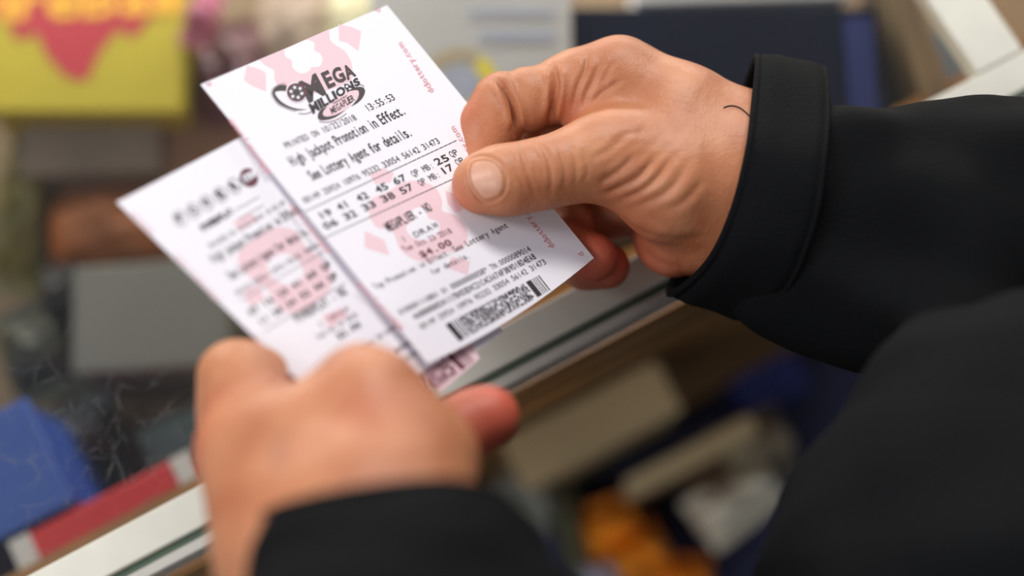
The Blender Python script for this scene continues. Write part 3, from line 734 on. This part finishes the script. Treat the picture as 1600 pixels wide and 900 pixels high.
# creases pressed into the skin: (polyline in picture coordinates of the photo's crop, width px, depth mm)
zr = lambda pts: [(700 + x / 2, 30 + y / 2) for x, y in pts]
NAILR = [(730, 268), (735, 252), (750, 246), (768, 248), (783, 260), (789, 280), (786, 299), (772, 311), (755, 314), (744, 304), (735, 290), (730, 268)]
CR = [([((x - 700) * 2 + (x - 758) * .12, (y - 30) * 2 + (y - 280) * .12) for x, y in NAILR], 2.2, .5), ([(225, 385), (238, 440), (255, 500), (272, 560)], 3.2, .42), ([(285, 382), (312, 430), (322, 485), (322, 550)], 4.0, .60), ([(262, 400), (290, 450), (300, 500)], 3, .25),
      ([(345, 400), (362, 460), (364, 530)], 3.0, .30), ([(195, 400), (212, 470), (240, 535)], 2.6, .25), ([(385, 390), (400, 450), (396, 520)], 3, .25), ([(420, 410), (436, 460), (430, 510)], 3, .20),
      ([(585, 425), (530, 475), (470, 515)], 5, .5), ([(650, 430), (600, 490), (540, 525), (485, 545)], 5, .75), ([(705, 425), (660, 490), (600, 540), (540, 560)], 5, .65),
      ([(750, 450), (705, 520), (650, 560), (590, 580)], 6, .55), ([(560, 370), (500, 410), (440, 440)], 5, .3), ([(800, 500), (750, 560), (690, 600)], 6, .4),
      ([(620, 350), (560, 360), (500, 390)], 5, .25),
      ([(440, 105), (428, 160), (405, 215), (392, 285)], 4, .8), ([(480, 130), (455, 190), (430, 240), (425, 270)], 4.5, .6), ([(545, 190), (490, 225), (450, 262)], 4, .5), ([(520, 130), (500, 165), (480, 200)], 4, .35),
      ([(150, 180), (185, 235), (207, 290), (215, 350)], 5, 2.8), ([(330, 140), (338, 200), (330, 260), (318, 325)], 5, 2.6), ([(318, 160), (322, 210), (315, 260)], 3, .3),
      ([(560, 640), (640, 680), (720, 690), (800, 680)], 6, .5), ([(600, 720), (660, 760), (720, 780)], 6, .4)]
zc = -V[:, 2]; X = 800 + V[:, 0] / zc * F; Y = 450 - V[:, 1] / zc * F
near = (N[:, 2] > .05) & (X > 700) & (X < 1200) & (Y > 40) & (Y < 470)
idx = np.where(near)[0]; PX = np.stack([X[idx], Y[idx]], 1)
disp = np.zeros(len(idx))
for i_cr, (pts, wpx, dep) in enumerate(CR):
    P = catmull(zr(pts), 6); dmin = np.full(len(idx), 1e9); tt = np.zeros(len(idx))
    for i in range(len(P) - 1):
        a, b_ = P[i], P[i + 1]; ab = b_ - a; t = np.clip(((PX - a) @ ab) / (ab @ ab), 0, 1)
        d = np.linalg.norm(PX - a - t[:, None] * ab, axis=1); m = d < dmin; dmin[m] = d[m]; tt[m] = (i + t[m]) / (len(P) - 1)
    endf = np.clip(np.minimum(tt, 1 - tt) * 5, 0.15, 1)
    disp -= dep * .0008 * (1 if i_cr == 0 else endf) * (np.exp(-(dmin / wpx) ** 2) - .45 * np.exp(-((dmin - 2.2 * wpx) / (1.3 * wpx)) ** 2))
# fine skin folds over the base of the thumb and knuckle
n1 = np.sin((PX[:, 0] * .80 + PX[:, 1] * .60) / 3.7 + 1.5 * np.sin(PX[:, 1] / 19)) * np.exp(-(((PX[:, 0] - 990) / 90) ** 2 + ((PX[:, 1] - 240) / 60) ** 2))
n2 = np.sin((PX[:, 0] * .96 - PX[:, 1] * .2) / 2.6 + np.sin(PX[:, 1] / 11)) * np.exp(-(((PX[:, 0] - 850) / 42) ** 2 + ((PX[:, 1] - 265) / 50) ** 2))
disp += .00005 * n1 + .00006 * n2
depth_ok = np.exp(-np.clip((zc[idx] - .490) / .004, 0, 9))
V[idx] += N[idx] * (disp * depth_ok)[:, None]
# flush: redder fingertips, knuckles and palm side
flush = np.zeros(len(V))
for x, y, d, r, a in ((926, 402, .4855, 55, 1.0), (1040, 400, .50, 75, .55), (752, 300, .48, 50, .5), (770, 650, .410, 75, 1.1), (725, 180, .484, 45, .3), (735, 300, .458, 26, .35),
                      (1000, 330, .478, 60, .25), (960, 415, .498, 40, .2), (895, 165, .48, 30, .4), (320, 690, .39, 70, .35), (600, 630, .37, 90, .15)):
    flush += a * np.exp(-(np.linalg.norm(V - c3(x, y, d), axis=1) / (r * d / F)) ** 2)
yel = .8 * np.exp(-(((X - 650) / 120) ** 2 + ((Y - 740) / 50) ** 2)) + .6 * np.exp(-(((X - 950) / 60) ** 2 + ((Y - 90) / 40) ** 2))

ms_ = bpy.data.materials.new('skin'); ms_.use_nodes = True; nt = ms_.node_tree; bs = nt.nodes['Principled BSDF']
at = nt.nodes.new('ShaderNodeAttribute'); at.attribute_name = 'flush'
tc = nt.nodes.new('ShaderNodeTexCoord')
n1_ = nt.nodes.new('ShaderNodeTexNoise'); n1_.inputs['Scale'].default_value = 55; n1_.inputs['Detail'].default_value = 6; nt.links.new(tc.outputs['Object'], n1_.inputs[0])
rp = nt.nodes.new('ShaderNodeValToRGB'); rp.color_ramp.elements[0].position = .3; rp.color_ramp.elements[1].position = .7
rp.color_ramp.elements[0].color = srgb(174, 103, 68); rp.color_ramp.elements[1].color = srgb(202, 137, 98)
nt.links.new(n1_.outputs[0], rp.inputs[0])
mxc = nt.nodes.new('ShaderNodeMix'); mxc.data_type = 'RGBA'; mxc.inputs[7].default_value = srgb(206, 84, 66)
nt.links.new(at.outputs['Fac'], mxc.inputs[0]); nt.links.new(rp.outputs[0], mxc.inputs[6]); at2 = nt.nodes.new('ShaderNodeAttribute'); at2.attribute_name = 'vein'
mxv = nt.nodes.new('ShaderNodeMix'); mxv.data_type = 'RGBA'; mxv.inputs[7].default_value = srgb(112, 84, 92)
nt.links.new(at2.outputs['Fac'], mxv.inputs[0]); nt.links.new(mxc.outputs[2], mxv.inputs[6]); nt.links.new(mxv.outputs[2], bs.inputs['Base Color'])
bs.inputs['Roughness'].default_value = .47; bs.inputs['Subsurface Weight'].default_value = .18; bs.inputs['Subsurface Radius'].default_value = (1, .35, .2); bs.inputs['Subsurface Scale'].default_value = .004
v1 = nt.nodes.new('ShaderNodeTexVoronoi'); v1.inputs['Scale'].default_value = 1500; nt.links.new(tc.outputs['Object'], v1.inputs[0])
n2_ = nt.nodes.new('ShaderNodeTexNoise'); n2_.inputs['Scale'].default_value = 420; n2_.inputs['Detail'].default_value = 6; nt.links.new(tc.outputs['Object'], n2_.inputs[0])
ad = nt.nodes.new('ShaderNodeMath'); ad.operation = 'MULTIPLY_ADD'; ad.inputs[1].default_value = .35; nt.links.new(v1.outputs[0], ad.inputs[0]); nt.links.new(n2_.outputs[0], ad.inputs[2])
bp = nt.nodes.new('ShaderNodeBump'); bp.inputs['Strength'].default_value = .45; bp.inputs['Distance'].default_value = .0004
nt.links.new(ad.outputs[0], bp.inputs['Height']); nt.links.new(bp.outputs[0], bs.inputs['Normal'])

person = empty('person', (0.3, -.1, 0)); P0 = np.array([.3, -.1, 0])
tag(person, 'person in a black jacket holding two lottery tickets over the counter', 'person')
body = quad_mesh('body', to_world(V) - P0, Q, ms_, person)
mark = np.exp(-(np.linalg.norm((V - c3(442, 722, .367)) * np.array([1.5, .8, .6]), axis=1) / .0042) ** 2)
fm = body.data.attributes.new('vein', 'FLOAT', 'POINT'); fm.data.foreach_set('value', (mark * .6).astype(np.float32))
fa = body.data.attributes.new('flush', 'FLOAT', 'POINT'); fa.data.foreach_set('value', np.clip(flush, 0, 1).astype(np.float32))

# thumbnail of the right hand: a curved plate lying in the skin
def skin_depth(px, py, lo, hi, fn):
    px = np.asarray(px, float); t = np.full(px.shape, lo)
    for _ in range(60):
        P = np.stack([(px - 800) * t / F, (450 - py) * t / F, -t], 1); t = np.minimum(t + np.clip(fn(P), -.0005, .01) * .9, hi)
    return t
def nail(outline, fn, lo, hi, lift, name):
    O = catmull(outline, 5, True); c = O.mean(0); R = 8; V = [c]; 
    for r in range(1, R + 1): V += list(c + (O - c) * r / R)
    V = np.array(V); n = len(O)
    rr = np.r_[0, np.repeat(np.arange(1, R + 1) / R, n)]
    d = skin_depth(V[:, 0], V[:, 1], lo, hi, fn) - lift * (1 - rr ** 6 * 1.6)
    W = np.stack([(V[:, 0] - 800) * d / F, (450 - V[:, 1]) * d / F, -d], 1)
    Fs = [[0, 1 + i, 1 + (i + 1) % n] for i in range(n)]
    for r in range(R - 1):
        for i in range(n): a = 1 + r * n + i; e = 1 + r * n + (i + 1) % n; Fs.append([a, a + n, e + n, e])
    b = MB(); b.add(to_world(W) - P0, [f[::-1] for f in Fs], mat('nail', srgb(214, 160, 134), .36, noise=.06, nscale=300)); return b.build(name, person, True)
nl = nail([(730, 268), (735, 252), (750, 246), (768, 248), (783, 260), (789, 280), (786, 299), (772, 311), (755, 314), (744, 304), (735, 290)], RH, .43, .47, .00022, 'thumbnail')
nl['label'] = 'broad short thumbnail of the right hand'
# stray dark hair on the wrist
hp = catmull([(1131, 168), (1142, 165), (1155, 168), (1168, 178), (1178, 190)], 5)
hd = skin_depth(hp[:, 0], hp[:, 1], .42, .5, BODY) - .0003
b = MB(); b.tube(to_world(np.stack([(hp[:, 0] - 800) * hd / F, (450 - hp[:, 1]) * hd / F, -hd], 1)) - P0, .00022, mat('dark_hair', srgb(30, 20, 18), .6), 6)
b.build('wrist_hair', person, True)

# ---------------------------------------------------------------- jacket
m_jk = mat('black_jacket_cloth', srgb(10, 11, 13), .85, noise=.12, nscale=40, bump=.35, bscale=900)
m_cf = mat('black_cuff_cloth', srgb(11, 12, 14), .85, noise=.1, nscale=40, bump=.4, bscale=1100)
for m_ in (m_jk, m_cf): m_.node_tree.nodes['Principled BSDF'].inputs['Specular IOR Level'].default_value = .12
DOWN = np.array([0, -math.cos(PITCH), -math.sin(PITCH)])
def JACKET(P):
    r = chain(P, [(1255, 325, .487, 166), (1330, 385, .486, 150), (1430, 395, .484, 150)], .02)
    r = smin(r, chain(P, [(1460, 262, .474, 88), (1540, 252, .470, 88), (1700, 290, .462, 120)]), .006)       # bunched upper fold
    r = smin(r, chain(P, [(1300, 246, .470, 80), (1410, 290, .462, 70), (1500, 380, .450, 60)]), .005)        # ridge behind the cuff
    r = smin(r, chain(P, [(1240, 430, .478, 92), (1360, 500, .468, 80), (1470, 480, .45, 90)]), .014)         # lower fold
    r = smin(r, cone(P, c3(1430, 360, .482), RELB, .036, .055), .02)
    r = smin(r, cone(P, RELB, RSH, .056, .07), .03)
    l = smin(cone(P, c3(625, 965, .352), c3(660, 1080, .340), .0365, .041), cone(P, c3(660, 1080, .340), LELB, .041, .055), .02)
    l = smin(l, cone(P, LELB, LSH, .056, .07), .03)
    t0 = np.array([.285, -.175, -.30])
    t = cone(P, t0, t0 + DOWN * .70, .13, .14)
    t = smin(t, cone(P, RSH, LSH, .08, .08), .08)
    t = smin(t, chain(P, [(1600, 700, .40, 225), (1590, 950, .385, 335), (1600, 1250, .38, 420)], .05), .05)
    s = smin(smin(r, t, .03), l, .04)
    # soft rumpling of the cloth
    s = s + .0011 * np.sin(P[:, 0] * 95 + 3 * np.sin(P[:, 1] * 60) + P[:, 2] * 40) + .0007 * np.sin(P[:, 1] * 170 + P[:, 0] * 60 + 2 * np.sin(P[:, 2] * 90))
    # hollow sleeves round the arms near the cuffs
    hol = np.minimum(cone(P, c3(1150, 285, .487), c3(1340, 320, .487), .034, .030), cone(P, c3(560, 800, .368), c3(660, 1020, .350), .033, .030))
    return np.maximum(s, -hol)
xs = grid_axis(-.08, .56, [(-.07, .16, .0017)], .012)
ys = grid_axis(-.62, .09, [(-.14, .085, .0017)], .012)
zs = grid_axis(-1.25, -.05, [(-.54, -.28, .0017)], .014)
VJ, QJ = surface_net(JACKET, xs, ys, zs); VJ = relax(VJ, QJ, 2)
jacket = quad_mesh('jacket', to_world(VJ) - P0, QJ, m_jk, person)

def cuff(A, B, name, flare=.0012, seam=True):
    A = catmull(np.array([c3(*p) for p in A]), 8, True); B = catmull(np.array([c3(*p) for p in B]), 8, True); n = len(A)
    ca, cb = A.mean(0), B.mean(0); rows = []
    axis = cb - ca
    prof = [(0.03, -.0028), (0.0, -.0020), (-.012, -.0008), (-.004, .0002), (.02, .0006), (.06, .0002), (.075, -.0001), (.09, .0004), (.3, .0012), (.55, .0008), (.8, .0012), (.91, .0008), (.93, .0002), (.95, .0008), (.985, .0008), (1.0, .0002), (1.004, -.0010), (.99, -.0026), (.5, -.0030), (.03, -.0028)]
    for t, o in prof:
        c = A * (1 - t) + B * t; cc = ca * (1 - t) + cb * t; rd = c - cc; rd /= np.linalg.norm(rd, axis=1)[:, None]
        ph = np.arange(n) / n * 2 * np.pi
        wob = (.0006 * np.sin(3 * ph + 4 * t) + .0004 * np.sin(7 * ph - 3 * t)) * (1 if 0.08 < t < .9 else .4)
        rows.append(c + rd * (o + wob)[:, None])
    V = np.concatenate(rows); R = len(rows); Fs = [[r * n + i, r * n + (i + 1) % n, (r + 1) * n + (i + 1) % n, (r + 1) * n + i] for r in range(R - 1) for i in range(n)]
    b = MB(); b.add(to_world(V) - P0, Fs, m_cf); o = b.build(name, jacket, True)
    return o
cr = cuff([(1181, 85, .488), (1177, 150, .466), (1166, 235, .452), (1142, 330, .452), (1100, 415, .463), (1042, 461, .487), (1060, 405, .510), (1100, 310, .519), (1140, 200, .515), (1166, 120, .503)],
     [(1292, 106, .488), (1298, 160, .464), (1292, 245, .446), (1276, 350, .444), (1235, 450, .456), (1175, 502, .487), (1195, 420, .517), (1230, 310, .526), (1262, 200, .521), (1282, 135, .505)], 'sleeve_cuff')
cr['label'] = 'wide black cuff round the right wrist'
cl = cuff([(376, 868, .372), (402, 806, .352), (510, 768, .338), (640, 748, .335), (740, 752, .338), (808, 788, .350), (856, 872, .370), (800, 930, .398), (640, 950, .408), (460, 930, .395)],
     [(392, 1010, .352), (420, 950, .330), (520, 915, .316), (650, 900, .312), (750, 905, .316), (820, 940, .328), (870, 1010, .350), (830, 1070, .378), (660, 1090, .388), (480, 1070, .376)], 'sleeve_cuff')
cl['label'] = 'black cuff round the left wrist, out of focus'
